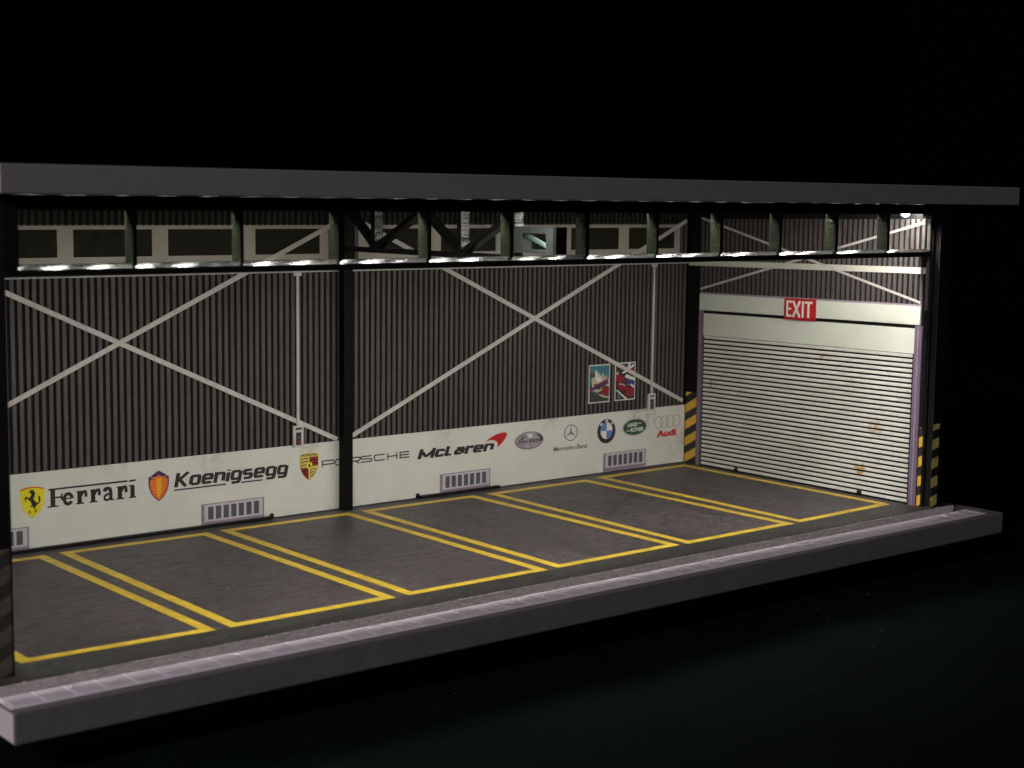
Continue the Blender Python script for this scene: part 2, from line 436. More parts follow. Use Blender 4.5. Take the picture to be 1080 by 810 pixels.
# windows: two bands of framed panes
def windows(x0, x1, panes):
    fr = MB()
    z0, z1, p0, p1 = 6.66, 7.535, 6.80, 7.445
    edges = [x0]
    fr.prism(bw, rect(x0, x1, p1, z1), 0, 0.014); fr.prism(bw, rect(x0, x1, z0, p0), 0, 0.014)
    cur = x0
    for a, c in panes:
        fr.prism(bw, rect(cur, a, p0, p1), 0, 0.014); cur = c
    fr.prism(bw, rect(cur, x1, p0, p1), 0, 0.014)
    f = fr.build('window_frame', M['window_frame'], wall)
    for a, c in panes:
        MB().prism(bw, rect(a, c, p0, p1), 0, 0.006).build('pane', M['pane'], f)
windows(-25.15, -12.93, [(-24.85, -22.73), (-22.30, -20.32), (-19.93, -17.93), (-17.51, -15.50), (-15.10, -13.19)])
windows(-11.99, 0.06, [(-11.65, -9.60), (-9.27, -7.33), (-6.95, -4.99), (-4.49, -2.56), (-2.145, -0.19)])
# cross braces
def brace(a, c, w, d):
    q = MB().stroke(bw, [a, c], w, d - .012, d)
    return q.build('brace', M['brace'], wall)
brace((-24.9, 7.57), (-12.66, 1.90), 0.118, 0.022)
brace((-24.9, 1.93), (-12.66, 7.62), 0.118, 0.036)
brace((-12.0, 7.66), (0.35, 1.99), 0.118, 0.022)
brace((-12.25, 1.93), (0.33, 7.66), 0.118, 0.036)

b = MB().prism(bw, rect(XL, XR - .006, 0.002, 0.030), 0.0, 0.010)  # black strip standing in for the shade line where wall meets floor
b.build('joint_shade_strip', M['hazard_black'], wall)
# small black cable ducts at the wall foot
def duct(x0, x1, lab):
    d = thing('cable_duct', lab, 'cable', ((x0 + x1) / 2, WY - .08, 0), 'black cable ducts along the wall foot')
    q = MB().box(x0, x1, WY - .12, WY - .006, 0.003, 0.085); q.build('strip', M['black'], d, bevel=0.01)
    return d
def stud(x, y, parent=None, r=0.085, axis='y'):
    q = MB()
    n = 14
    rings = []
    for i in range(6):
        a = math.pi / 2 * i / 5
        rings.append((r * math.cos(a), r * 0.8 * math.sin(a)))
    base_i = len(q.v)
    for rr, h in rings:
        for k in range(n):
            t_ = 2 * math.pi * k / n
            if axis == 'y': q.v.append((x + rr * math.cos(t_), y - h, r + .01 + rr * math.sin(t_)))
            else: q.v.append((x - h, y + rr * math.cos(t_), r + .01 + rr * math.sin(t_)))
    for i in range(5):
        for k in range(n):
            q.f.append((base_i + i * n + k, base_i + i * n + (k + 1) % n, base_i + (i + 1) * n + (k + 1) % n, base_i + (i + 1) * n + k)); q.mi.append(0)
    return q.build('rubber_stud', M['black'], parent, smooth=True)
d = duct(-25.1, -14.75, 'long black strip along the wall foot under the left vents, ending in a round stud'); stud(-14.68, WY - .03, d, .07)
d = duct(-9.98, -7.15, 'short black strip along the wall foot under the middle vent'); stud(-10.02, WY - .03, d, .075)
tag(stud(WX - .03, -1.74, None, .075, 'x'), 'small black stud at the shutter foot, nearer the back corner', 'stud', 'black studs at the shutter foot')
tag(stud(WX - .03, -6.45, None, .085, 'x'), 'small black stud at the shutter foot under the rust stain', 'stud', 'black studs at the shutter foot')

# ---------------------------------------------------------------- vents
def make_vent(x0, lab):
    x1 = x0 + 1.80; z0, z1 = 0.045, 0.60
    v = thing('wall_vent', lab, 'vent', ((x0 + x1) / 2, WY, z0), 'lilac vents low on the white band')
    MB().prism(bw, rect(x0, x1, z0, z1), 0.004, 0.016).build('surround', M['vent_edge'], v, bevel=0.006)
    q = MB(); a0, a1, c0, c1 = x0 + .075, x1 - .06, z0 + .105, z1 - .025
    n = 7; m = 0.085; pw = (a1 - a0 - m * 1.6) / n
    s0 = a0 + m * .8
    q.prism(bw, rect(a0, a1, c1 - .05, c1), .016, .034); q.prism(bw, rect(a0, a1, c0, c0 + .045), .016, .034)
    cur = a0
    holes = []
    for i in range(n):
        h0 = s0 + i * pw + .032; h1 = s0 + (i + 1) * pw - .032
        q.prism(bw, rect(cur, h0, c0 + .045, c1 - .05), .016, .034); cur = h1; holes.append((h0, h1))
    q.prism(bw, rect(cur, a1, c0 + .045, c1 - .05), .016, .034)
    q.build('grille', M['vent_frame'], v)
    for h0, h1 in holes:
        MB().prism(bw, rect(h0, h1, c0 + .045, c1 - .05), .016, .020).build('slot', M['vent_hole'], v)
make_vent(-22.95, 'lilac framed vent cut by the left front column, leftmost')
make_vent(-16.69, 'lilac framed vent with seven grey slots below the bold slanted dark lettering')
make_vent(-9.24, 'lilac framed vent with seven slots below the lettering with the red swoosh')
make_vent(-3.02, 'lilac framed vent with seven slots below the round blue and white emblem')

# ---------------------------------------------------------------- hanging switch boxes
def pendant(x, z0, z1, lab, litcol):
    p = thing('hanging_switch', lab, 'switch', (x, WY, z0), 'switch boxes hanging on white rods')
    q = MB().prism(bw, rect(x - .035, x + .035, z1 - .02, 6.30), 0.014, 0.05); q.build('rod', M['brace'], p)
    q = MB().prism(bw, rect(x - .11, x + .11, 6.24, 6.325), 0.006, 0.055); q.build('ceiling_plate', M['brace'], p)
    q = MB().prism(bw, rect(x - .155, x + .155, z0, z1), 0.008, 0.06); bx = q.build('switch_box', M['brace'], p, bevel=0.01)
    MB().prism(bw, rect(x - .075, x + .075, z0 + .06, z1 - .17), 0.061, 0.068).build('panel', M['ink'], bx)
    MB().prism(bw, rect(x - .09, x + .09, z1 - .10, z1 - .05), 0.061, 0.068).build('grip_bar', M['ink'], bx)
    MB().prism(bw, circ(x, z0 + .13, .045, n=14), 0.069, 0.08).build('button', M[litcol], bx)
    MB().prism(bw, circ(x, z0 + .26, .035, n=14), 0.069, 0.08).build('button', M['grey_ink'], bx)
pendant(-13.88, 1.80, 2.36, 'switch box with a red button on a white rod, left of the middle pillar', 'dark_red')
pendant(-1.05, 1.77, 2.31, 'switch box with a dark panel on a white rod, right of the two posters', 'green')

# ================================================================== WRITING AND EMBLEMS ON THE WHITE BAND
D0 = 0.004
G = 'maker emblems printed on the white band'
def logo(name, lab, x, z): return thing(name, lab, 'emblem', (x, WY - D0, z), G)
GLYPH = {   # strokes inside a unit box (width, x-height 1, capitals up to C)
 'K': (1.05, [[(.0, 0), (.0, 'C')], [(.06, .58), (1, 'C')], [(.30, .70), (1, 0)]]),
 'o': (.85, [[(.12, 0), (.88, 0), (1, .14), (1, .86), (.88, 1), (.12, 1), (0, .86), (0, .14), (.12, 0)]]),
 'c': (.72, [[(1, .28), (1, .12), (.88, 0), (.12, 0), (0, .14), (0, .86), (.12, 1), (.88, 1), (1, .88), (1, .72)]]),
 'e': (.85, [[(.98, .12), (.88, 0), (.12, 0), (0, .14), (0, .86), (.12, 1), (.88, 1), (1, .86), (1, .50), (.14, .50)]]),
 'n': (.85, [[(0, 0), (0, 1)], [(.14, .98), (.86, .98), (1, .86), (1, 0)]]),
 'r': (.55, [[(0, 0), (0, 1)], [(.2, .96), (1, .98), (1, .7)]]),
 'a': (.85, [[(0, .98), (.88, .98), (1, .86), (1, 0)], [(.86, .58), (.12, .56), (0, .46), (0, .12), (.12, 0), (.86, .02)]]),
 'i': (.0, [[(.0, 0), (.0, .98)], [(.0, 1.16), (.0, 1.32)]]),
 's': (.78, [[(0, 0), (.88, 0), (1, .12), (1, .42), (.88, .52), (.12, .52), (0, .62), (0, .88), (.12, 1), (1, 1)]]),
 'g': (.85, [[(.86, .06), (.12, .06), (0, .2), (0, .86), (.12, 1), (.86, 1)], [(1, 1.05), (1, -.28), (.88, -.40), (.05, -.40)]]),
 'M': (1.55, [[(0, 0), (0, 'C')], [(.10, .98), (.5, .10)], [(.5, .10), (.92, .98)], [(1, 'C'), (1, 0)]]),
 'L': (.66, [[(0, 'C'), (0, 0)], [(.05, .0), (1, .0)]])}
def block_word(q, word, x0, x1, zb, xh, cap, sh_, sv, shear, gap):
    """square built block letters: sh_ = stroke width, spaced evenly between x0 and x1"""
    h = xh - sh_ ; C = (cap - sh_) / h
    tot = sum(GLYPH[c][0] for c in word)
    space = sv + .020
    un = (x1 - x0 - sh_ * 1.1 - space * (len(word) - 1) - shear * xh * .5) / tot
    x = x0 + sv / 2; k_ = 0
    for c in word:
        w_, strokes = GLYPH[c]
        for P in strokes:
            k_ += 1; pts_ = []
            for a, b_ in P:
                zz = sh_ / 2 + h * (C if b_ == 'C' else b_)
                if c != 'L' or a == 0:
                    if b_ == 0 and len(P) == 2: zz = 0
                    if b_ in ('C', 1) and len(P) == 2: zz += sh_ / 2
                pts_.append((x + a * w_ * un + shear * zz, zb + zz))
            kx = sv / sh_                 # pen wider than high
            q.stroke(lambda a, b, d: bw(a * kx, b, d), [(a / kx, b) for a, b in pts_], sh_, D0, D0 + .004 + .0002 * k_)
        x += w_ * un + space
# 1: yellow shield with horse
lg = logo('wall_emblem', 'yellow shield with a black rearing horse beside black slab lettering, leftmost emblem', -19.9, .8)
sh = [(-21.350, 1.40), (-21.347, 1.475), (-21.21, 1.515), (-21.06, 1.527), (-20.91, 1.512), (-20.765, 1.469), (-20.752, 1.293), (-20.783, 1.097), (-20.85, .985), (-20.93, .875), (-21.053, 0.781), (-21.16, .86), (-21.25, .955), (-21.32, 1.13)]
q = MB().prism(bw, sh, D0, D0 + .006)
em = q.build('shield', M['yellow'], lg)
q = MB().prism(bw, [(-21.347, 1.475), (-21.21, 1.515), (-21.06, 1.527), (-20.91, 1.512), (-20.765, 1.469), (-20.764, 1.435), (-20.91, 1.478), (-21.06, 1.493), (-21.21, 1.481), (-21.346, 1.441)], D0 + .006, D0 + .009)
q.build('red_band', M['orange'], em)
hs = [(-21.137, 1.394), (-21.088, 1.454), (-21.021, 1.442), (-20.985, 1.369), (-21.004, 1.288), (-21.034, 1.234), (-20.963, 1.151), (-20.923, 1.133), (-20.901, 1.194), (-20.916, 1.291), (-20.875, 1.287), (-20.857, 1.202), (-20.893, 1.123), (-20.948, 1.086), (-20.976, 1.057), (-21.005, 0.982), (-21.047, 1.058), (-21.132, 1.042), (-21.066, 1.097), (-21.098, 1.175), (-21.136, 1.22), (-21.194, 1.257), (-21.218, 1.233), (-21.209, 1.187), (-21.189, 1.157), (-21.237, 1.202), (-21.237, 1.281), (-21.192, 1.312), (-21.156, 1.269), (-21.109, 1.287), (-21.077, 1.342), (-21.09, 1.383), (-21.115, 1.38)]
MB().prism(bw, hs, D0 + .006, D0 + .010).build('horse', M['ink'], em)
for ch, xx in (('S', -21.16), ('F', -21.0)):
    q = MB(); text_mesh(q, bw, ch, (xx, xx + .07, .90, .975), D0 + .006, D0 + .009, .02); q.build('initial', M['ink'], em)
q = MB(); e0 = D0; k = [0]
def st(pts, w, closed=False):
    k[0] += 1; q.stroke(bw, pts, w, e0, e0 + .004 + .0004 * k[0], closed=closed)
zb_, zt_ = .985, 1.30
def serif(x, z, w): st([(x - w / 2, z), (x + w / 2, z)], .034)
# F with its long bar
st([(-20.555, .99), (-20.555, 1.40)], .115); serif(-20.555, 1.0, .27); st([(-20.66, 1.408), (-18.668, 1.408)], .042); st([(-20.5, 1.205), (-20.35, 1.205)], .04); st([(-20.335, 1.13), (-20.335, 1.285)], .045)
def ltr_e(x):
    w, h = .27, .30; cx, cz = x + w / 2, 1.142
    P = [(cx + .085, cz + .005), (cx - .08, cz + .005)]
    st([(cx - .06, cz + .01), (cx + .09, cz + .01)], .03)
    arc = [(cx + .095 * math.cos(a), cz + .12 * math.sin(a)) for a in [math.radians(v) for v in range(0, 335, 15)]]
    st(arc, .082)
def ltr_r(x):
    st([(x + .075, .99), (x + .075, 1.30)], .108); serif(x + .085, 1.0, .20); st([(x, 1.285), (x + .10, 1.285)], .032)
    st([(x + .11, 1.18), (x + .15, 1.26), (x + .215, 1.275), (x + .235, 1.235), (x + .235, 1.14)], .072)
def ltr_a(x):
    st([(x + .04, 1.215), (x + .06, 1.27), (x + .12, 1.285), (x + .185, 1.26), (x + .20, 1.2), (x + .20, 1.0)], .085)
    st([(x + .18, 1.0), (x + .28, 1.0)], .034)
    st([(x + .185, 1.15), (x + .10, 1.14), (x + .04, 1.10), (x + .045, 1.02), (x + .10, 1.0), (x + .185, 1.03)], .05)
def ltr_i(x):
    st([(x + .085, .99), (x + .085, 1.29)], .105); serif(x + .085, 1.0, .18); st([(x, 1.285), (x + .1, 1.285)], .032); st([(x, 1.40), (x + .17, 1.41)], .042)
ltr_e(-20.315); ltr_r(-19.97); ltr_r(-19.63); ltr_a(-19.305); ltr_r(-18.945); ltr_i(-18.625)
q.build('lettering', M['ink'], lg)
# 2: orange shield, bold slanted lettering
lg = logo('wall_emblem', 'orange and violet pointed shield beside bold slanted underlined dark lettering', -15.9, .9)
sh = [(-17.84, 1.583), (-17.70, 1.50), (-17.573, 1.425), (-17.568, 1.30), (-17.585, 1.16), (-17.64, 1.02), (-17.73, .90), (-17.842, 0.821), (-17.95, .90), (-18.05, 1.03), (-18.10, 1.17), (-18.118, 1.30), (-18.114, 1.43), (-17.98, 1.50)]
em = MB().prism(bw, sh, D0, D0 + .006).build('shield', M['violet'], lg)
cx = -17.842
ins = [(cx + (a - cx) * .88, 1.17 + (b_ - 1.19) * .88 - (.035 if b_ > 1.4 else 0)) for a, b_ in sh]
MB().prism(bw, ins, D0 + .006, D0 + .009).build('field', M['orange'], em)
q = MB(); q.prism(bw, [(cx - .075, 1.38), (cx + .075, 1.38), (cx + .05, 1.0), (cx, .88), (cx - .05, 1.0)], D0 + .009, D0 + .0105)
for i in range(6):
    z = 1.40 - i * .075; w = .225 - max(0, i - 2) * .032
    q.stroke(bw, [(cx - w, z + .045), (cx - w * .45, z), (cx, z - .012), (cx + w * .45, z), (cx + w, z + .045)], .018, D0 + .010, D0 + .012 + i * .0002)
q.build('rays', M['amber'], em)
q = MB(); block_word(q, 'Koenigsegg', -17.435, -14.205, 1.112, .265, .350, .066, .105, .22, .075)
q.build('lettering', M['ink'], lg); q = MB()
q.stroke(bw, [(-17.435, 1.045), (-15.99, 1.045)], .034, D0, D0 + .008); q.stroke(bw, [(-15.55, 1.045), (-14.93, 1.045)], .034, D0, D0 + .008)
q.build('underline', M['ink'], lg)
# 3: gold and red crest, thin wide lettering
lg = logo('wall_emblem', 'gold and dark red crest beside thin wide capitals partly behind the middle pillar', -12, .9)
sh = [(-13.816, 1.575), (-13.70, 1.605), (-13.537, 1.622), (-13.38, 1.605), (-13.234, 1.575), (-13.236, 1.35), (-13.25, 1.20), (-13.32, 1.06), (-13.42, .95), (-13.539, 0.883), (-13.65, .96), (-13.75, 1.08), (-13.80, 1.20), (-13.818, 1.36)]
em = MB().prism(bw, sh, D0, D0 + .006).build('shield', M['gold'], lg)
q = MB()
q.prism(bw, rect(-13.515, -13.255, 1.26, 1.50), D0 + .006, D0 + .008)
q.prism(bw, [(-13.795, 1.225), (-13.56, 1.225), (-13.545, .905), (-13.64, .975), (-13.735, 1.085)], D0 + .006, D0 + .008)
q.build('red_quarter', M['dark_red'], em)
q = MB()
for i in range(2): q.prism(bw, rect(-13.51, -13.26, 1.405 - i * .085, 1.432 - i * .085), D0 + .008, D0 + .0095)
for i in range(2): q.prism(bw, rect(-13.74 + i * .06, -13.565, 1.14 - i * .085, 1.167 - i * .085), D0 + .008, D0 + .0095)
for i in range(3):
    z = 1.475 - i * .085
    q.stroke(bw, [(-13.79, z - .04), (-13.73, z - .01), (-13.66, z + .005), (-13.57, z - .01)], .02, D0 + .006, D0 + .008)
for i in range(3):
    z = 1.17 - i * .075; w = .2 - i * .05
    q.stroke(bw, [(-13.50, z - .03), (-13.46, z), (-13.40, z + .01), (-13.50 + w, z - .02)], .02, D0 + .006, D0 + .008)
q.prism(bw, [(-13.56, 1.30), (-13.52, 1.33), (-13.50, 1.27), (-13.47, 1.24), (-13.50, 1.22), (-13.55, 1.25)], D0 + .0125, D0 + .014)
text_mesh(q, bw, 'PORSCHE', (-13.76, -13.28, 1.53, 1.585), D0 + .006, D0 + .008, .02)
q.build('crest_marks', M['ink'], em)
MB().prism(bw, [(-13.605, 1.36), (-13.44, 1.36), (-13.44, 1.25), (-13.52, 1.16), (-13.605, 1.25)], D0 + .0095, D0 + .012).build('centre_shield', M['yellow'], em)
q = MB(); k = [0]; W_ = .032
a0, a1 = 1.185, 1.368
def P_(x, w=.37): st([(x, a0), (x, a1 - .016), (x + w - .03, a1 - .016), (x + w, a1 - .04), (x + w, a1 - .09), (x + w - .03, a1 - .112), (x + .02, a1 - .112)], W_)
P_(-13.12)
def O_(x, w=.37): st([(x, a0 + .04), (x + .03, a0 + .016), (x + w - .03, a0 + .016), (x + w, a0 + .04), (x + w, a1 - .04), (x + w - .03, a1 - .016), (x + .03, a1 - .016), (x, a1 - .04)], W_, True)
O_(-12.70); P_(-12.26, .33); st([(-12.08, a1 - .118), (-11.95, a0)], W_)
x = -11.91; w = .37; st([(x, a0 + .016), (x + w - .03, a0 + .016), (x + w, a0 + .04), (x + w - .01, .5 * (a0 + a1) - .01), (x + .03, .5 * (a0 + a1) + .012), (x, a1 - .06), (x + .03, a1 - .016), (x + w - .01, a1 - .016)], W_)
x = -11.46; st([(x + .34, a0 + .016), (x + .03, a0 + .016), (x, a0 + .045), (x, a1 - .045), (x + .03, a1 - .016), (x + .34, a1 - .016)], W_)
x = -11.02; st([(x, a0), (x, a1)], W_); st([(x + .30, a0), (x + .30, a1)], W_); st([(x + .02, 1.277), (x + .28, 1.277)], W_)
x = -10.61; st([(x + .31, a0 + .016), (x, a0 + .016), (x, a1 - .016), (x + .31, a1 - .016)], W_); st([(x + .02, 1.277), (x + .29, 1.277)], W_)
q.build('lettering', M['ink'], lg)
# 4: red swoosh
lg = logo('wall_emblem', 'heavy slanted black lettering with a red swoosh at its upper right', -8.5, 1.1)
q = MB(); block_word(q, 'McLaren', -10.03, -7.37, 1.10, .222, .272, .064, .125, .38, .0)
q.build('lettering', M['ink'], lg)
sw = [(-7.611, 1.383), (-7.50, 1.45), (-7.382, 1.505), (-7.24, 1.555), (-7.111, 1.582), (-6.98, 1.595), (-6.876, 1.587), (-6.835, 1.555), (-6.835, 1.51), (-6.88, 1.43), (-6.951, 1.345), (-7.06, 1.26), (-7.183, 1.176), (-7.165, 1.24), (-7.177, 1.304), (-7.21, 1.35), (-7.263, 1.379), (-7.34, 1.40), (-7.419, 1.411), (-7.52, 1.40)]
MB().prism(bw, sw, D0, D0 + .006).build('swoosh', M['red'], lg)
# 5: silver oval
lg = logo('wall_emblem', 'grey silver oval badge between the red swoosh and the thin three pointed star', -5.99, 1.0)
em = MB().prism(bw, circ(-5.985, 1.272, .545, .262, 48), D0, D0 + .004).build('rim', M['rim'], lg)
MB().prism(bw, circ(-5.995, 1.278, .505, .235, 48), D0 + .004, D0 + .007).build('oval', M['silver'], em)
q = MB(); q.prism(bw, [(-6.40, 1.325), (-6.28, 1.35), (-6.22, 1.43), (-6.19, 1.35), (-6.30, 1.315)], D0 + .007, D0 + .009)
q.prism(bw, [(-5.75, 1.45), (-5.60, 1.42), (-5.50, 1.35), (-5.47, 1.27), (-5.53, 1.21), (-5.55, 1.30), (-5.62, 1.38)], D0 + .007, D0 + .009)
for i in range(3): q.stroke(bw, [(-6.16 + i * .09, 1.37), (-6.13 + i * .09, 1.44), (-6.09 + i * .09, 1.40)], .018, D0 + .007, D0 + .009)
text_mesh(q, bw, 'SALEEN', (-6.40, -5.56, 1.215, 1.305), D0 + .007, D0 + .009, .02)
q.build('badge_marks', M['ink'], em)
q = MB(); q.prism(bw, [(-6.1, 1.465), (-5.9, 1.47), (-5.85, 1.36), (-5.98, 1.34), (-6.04, 1.38)], D0 + .0095, D0 + .011); q.build('highlight_print', M['white_wall'], em)
# 6: three pointed star
lg = logo('wall_emblem', 'thin grey ring with a three pointed star over small grey serif lettering', -4.36, .85)
q = MB(); q.stroke(bw, circ(-4.36, 1.362, .252, .236, 40), .026, D0, D0 + .005, closed=True)
for a in (90, 210, 330):
    t_ = math.radians(a); ux, uz = math.cos(t_), math.sin(t_)
    q.prism(bw, [(-4.36 + .235 * ux, 1.362 + .222 * uz), (-4.36 - .032 * uz, 1.362 + .032 * ux), (-4.36 + .032 * uz, 1.362 - .032 * ux)], D0, D0 + .006 + a * 1e-6)
q.build('star_ring', M['grey_ink'], lg)
q = MB(); text_mesh(q, bw, 'Mercedes-Benz', (-5.03, -3.69, .85, .99), D0, D0 + .005, .004, .05, spacing=.93)
q.build('lettering', M['grey_ink'], lg)
# 7: round blue white
lg = logo('wall_emblem', 'round black ringed emblem with blue and white quarters', -2.91, .93)
em = MB().prism(bw, circ(-2.91, 1.285, .375, .375, 48), D0, D0 + .004).build('ring', M['ink'], lg)
MB().prism(bw, circ(-2.91, 1.30, .245, .255, 40), D0 + .004, D0 + .006).build('white_disc', M['print_white'], em)
q = MB()
for a in (math.pi / 2, 3 * math.pi / 2):
    q.prism(bw, [(-2.91, 1.30)] + circ(-2.91, 1.30, .238, .248, 10, a, a + math.pi / 2), D0 + .006, D0 + .008)
q.build('blue_quarter', M['blue'], em)
for ch, a in (('B', 135), ('M', 90), ('W', 45)):
    t_ = math.radians(a); cx_, cz_ = -2.91 + .31 * math.cos(t_), 1.29 + .317 * math.sin(t_)
    q = MB(); text_mesh(q, bw, ch, (cx_ - .05, cx_ + .05, cz_ - .042, cz_ + .042), D0 + .004, D0 + .0065, .03, rot=t_ - math.pi / 2); q.build('ring_letter', M['print_white'], em)
# 8: green oval
lg = logo('wall_emblem', 'dark green oval badge with silver rim and two lines of white lettering', -1.72, 1.0)
em = MB().prism(bw, circ(-1.72, 1.313, .53, .275, 48), D0, D0 + .004).build('rim', M['vent_frame'], lg)
MB().prism(bw, circ(-1.72, 1.313, .49, .245, 48), D0 + .004, D0 + .006).build('green_oval', M['green'], em)
q = MB(); text_mesh(q, bw, 'LAND', (-2.03, -1.60, 1.335, 1.455), D0 + .006, D0 + .008, .035, .12); text_mesh(q, bw, 'ROVER', (-1.91, -1.34, 1.17, 1.295), D0 + .006, D0 + .008, .035, .12)
q.stroke(bw, [(-1.56, 1.42), (-1.44, 1.42)], .026, D0 + .006, D0 + .008); q.stroke(bw, [(-2.06, 1.22), (-1.95, 1.22)], .026, D0 + .006, D0 + .008)
q.build('lettering', M['print_white'], em)
# 9: four rings
lg = logo('wall_emblem', 'four faint interlocked grey rings over red lettering, beside the corner hazard stripe', -.3, .9)
q = MB()
for i in range(4):
    q.stroke(bw, circ(-.685 + i * .258, 1.372, .178, .185, 32), .020, D0, D0 + .004 + i * .0004, closed=True)
q.build('rings', M['pale_grey_ink'], lg)
q = MB(); text_mesh(q, bw, 'Audi', (-.76, .10, .90, 1.12), D0, D0 + .005, .05, .0, spacing=1.02); q.build('lettering', M['red'], lg)

# ---------------------------------------------------------------- posters
def poster(x0, x1, z0, z1, lab, shapes):
    p = thing('poster', lab, 'poster', ((x0 + x1) / 2, WY - .005, z0), 'two small posters on the corrugated wall')
    MB().prism(bw, rect(x0, x1, z0, z1), 0.0, 0.010).build('sheet', M['print_white'], p)
    mats = []; q = MB(); i = 0
    x0 += .03; x1 -= .03; z0 += .03; z1 -= .03
    for mname, pts in shapes:
        if mname not in mats: mats.append(mname)
        i += 1
        q.prism(bw, [(x0 + a * (x1 - x0), z0 + b_ * (z1 - z0)) for a, b_ in pts], 0.010, 0.0105 + .0006 * i, mats.index(mname))
    for _ in range(70):      # small busy detail of the printed picture
        a, b_ = random.uniform(.03, .9), random.uniform(.03, .62); r1, r2 = random.uniform(.01, .06), random.uniform(.006, .03)
        i += 1; mn = random.choice(('ink', 'olive', 'beige', 'dark_red', 'ink', 'grey_ink', 'navy'))
        if mn not in mats: mats.append(mn)
        q.prism(bw, [(x0 + u * (x1 - x0), z0 + v_ * (z1 - z0)) for u, v_ in ((a, b_), (a + r1, b_ + r2 * .4), (a + r1 * .9, b_ + r2), (a + .2 * r1, b_ + r2 * .8))], 0.010, 0.0105 + .0002 * i + .004, mats.index(mn))
    q.build('picture', [M[a] for a in mats], p)
R_ = lambda a, b, c, d: [(a, c), (b, c), (b, d), (a, d)]
poster(-3.675, -2.815, 2.18, 3.34, 'poster with a teal sky, pale town and dark red curve, left of the two', [
 ('olive', R_(0, 1, 0, 1)), ('teal', R_(0, 1, .66, 1)), ('beige', [(.08, .5), (.12, .70), (.22, .66), (.25, .86), (.38, .88), (.42, .74), (.5, .82), (.58, .68), (.68, .80), (.76, .66), (.85, .74), (.92, .6), (1, .66), (1, .5)]),
 ('print_white', [(.3, .62), (.32, .84), (.38, .84), (.42, .68), (.56, .72), (.6, .58), (.46, .52)]), ('ink', R_(.0, .26, .70, .80)), ('grey_ink', R_(.06, .24, .745, .765)),
 ('dark_red', [(0, .36), (.3, .48), (.9, .62), (.94, .56), (.4, .40), (.02, .28)]), ('navy', [(.1, .36), (.45, .45), (.9, .56), (1, .52), (.5, .36), (.2, .30)]), ('beige', [(.12, .33), (.45, .36), (1, .50), (1, .42), (.6, .30), (.34, .26)]),
 ('dark_red', [(.55, .22), (.6, .38), (.78, .44), (1, .40), (1, .16), (.8, .18)]), ('beige', [(.2, .28), (.55, .2), (1, .12), (1, .06), (.5, .16)]), ('olive', [(0, 0), (0, .24), (.3, .27), (.55, .16), (.85, .07), (.8, 0)]), ('teal', [(.0, .44), (.0, .58), (.08, .66), (.1, .48)]),
 ('print_white', [(.12, .42), (.16, .58), (.22, .54), (.2, .44)]), ('ink', [(.4, .36), (.55, .42), (.58, .38), (.46, .33)])])
poster(-2.60, -1.745, 2.185, 3.345, 'poster with red cars and a blue, white and red flag, right of the two', [
 ('ink', R_(0, 1, 0, 1)), ('navy', R_(.3, 1, .80, 1)), ('print_white', [(.55, .80), (.68, 1), (.78, 1), (.66, .80)]), ('print_white', [(.3, .74), (.94, .97), (1, .93), (.42, .72)]), ('dark_red', [(.6, .76), (.98, .90), (1, .78), (.9, .74)]),
 ('dark_red', [(0, .58), (0, .74), (.2, .72), (.44, .62), (.48, .50), (.2, .44)]), ('dark_red', [(.04, .60), (.06, .70), (.2, .68), (.24, .56)]), ('beige', [(0, .74), (.1, .80), (.16, .72), (.04, .70)]),
 ('print_white', [(.48, .62), (.55, .70), (1, .58), (1, .50), (.6, .58)]), ('navy', [(.5, .58), (1, .50), (1, .34), (.56, .42)]), ('print_white', [(.72, .40), (.84, .34), (.98, .30), (1, .34), (.84, .42)]),
 ('dark_red', [(.06, .44), (.3, .46), (.6, .36), (.5, .24), (.2, .26)]), ('dark_red', [(.16, .36), (.34, .40), (.36, .30), (.2, .3)]), ('dark_red', [(.5, .14), (.56, .28), (.8, .34), (1, .28), (.96, .06), (.7, .04)]), ('dark_red', [(.62, .16), (.68, .26), (.8, .24), (.78, .12)]),
 ('print_white', [(.2, .46), (.5, .40), (.52, .37), (.2, .43)]), ('print_white', [(.0, .28), (.08, .28), (.64, 0), (.52, 0)]), ('grey_ink', circ(.17, .1, .1, .07, 12))])

# ================================================================== RIGHT WALL
rwall = thing('right_wall', 'dark corrugated end wall above the roller shutter, with thin pale cross braces', 'wall', (WX, -4.1, 0))
b = MB().box(WX + 0.04, WX + 0.19, -8.55, WY + .03, -0.196, 8.262); b.build('backing_sheet', M['gap'], rwall)
b = MB(); s_ = 0.0
while s_ < 8.42:
    w = .1
    b.prism(rw, [(s_, 5.3), (s_ + w, 5.3), (s_ + w, 7.72), (s_, 7.72)], -0.039, -0.006)
    s_ += .178
b.build('corrugated_sheet', M['rib'], rwall)
b = MB().prism(rw, rect(-.53, 8.5, -.19, 4.86), -.04, -.012); b.build('lower_panel', M['gap'], rwall)
b = MB().prism(rw, rect(-.50, 8.37, 6.27, 6.44), -.006, .012); b.build('rail', M['beam'], rwall)
for (a, c, d) in (((.02, 5.55), (8.26, 7.63), .016), ((.02, 7.75), (8.25, 5.50), .026)):
    MB().stroke(rw, [a, c], .065, d - .010, d).build('brace', M['brace'], rwall)

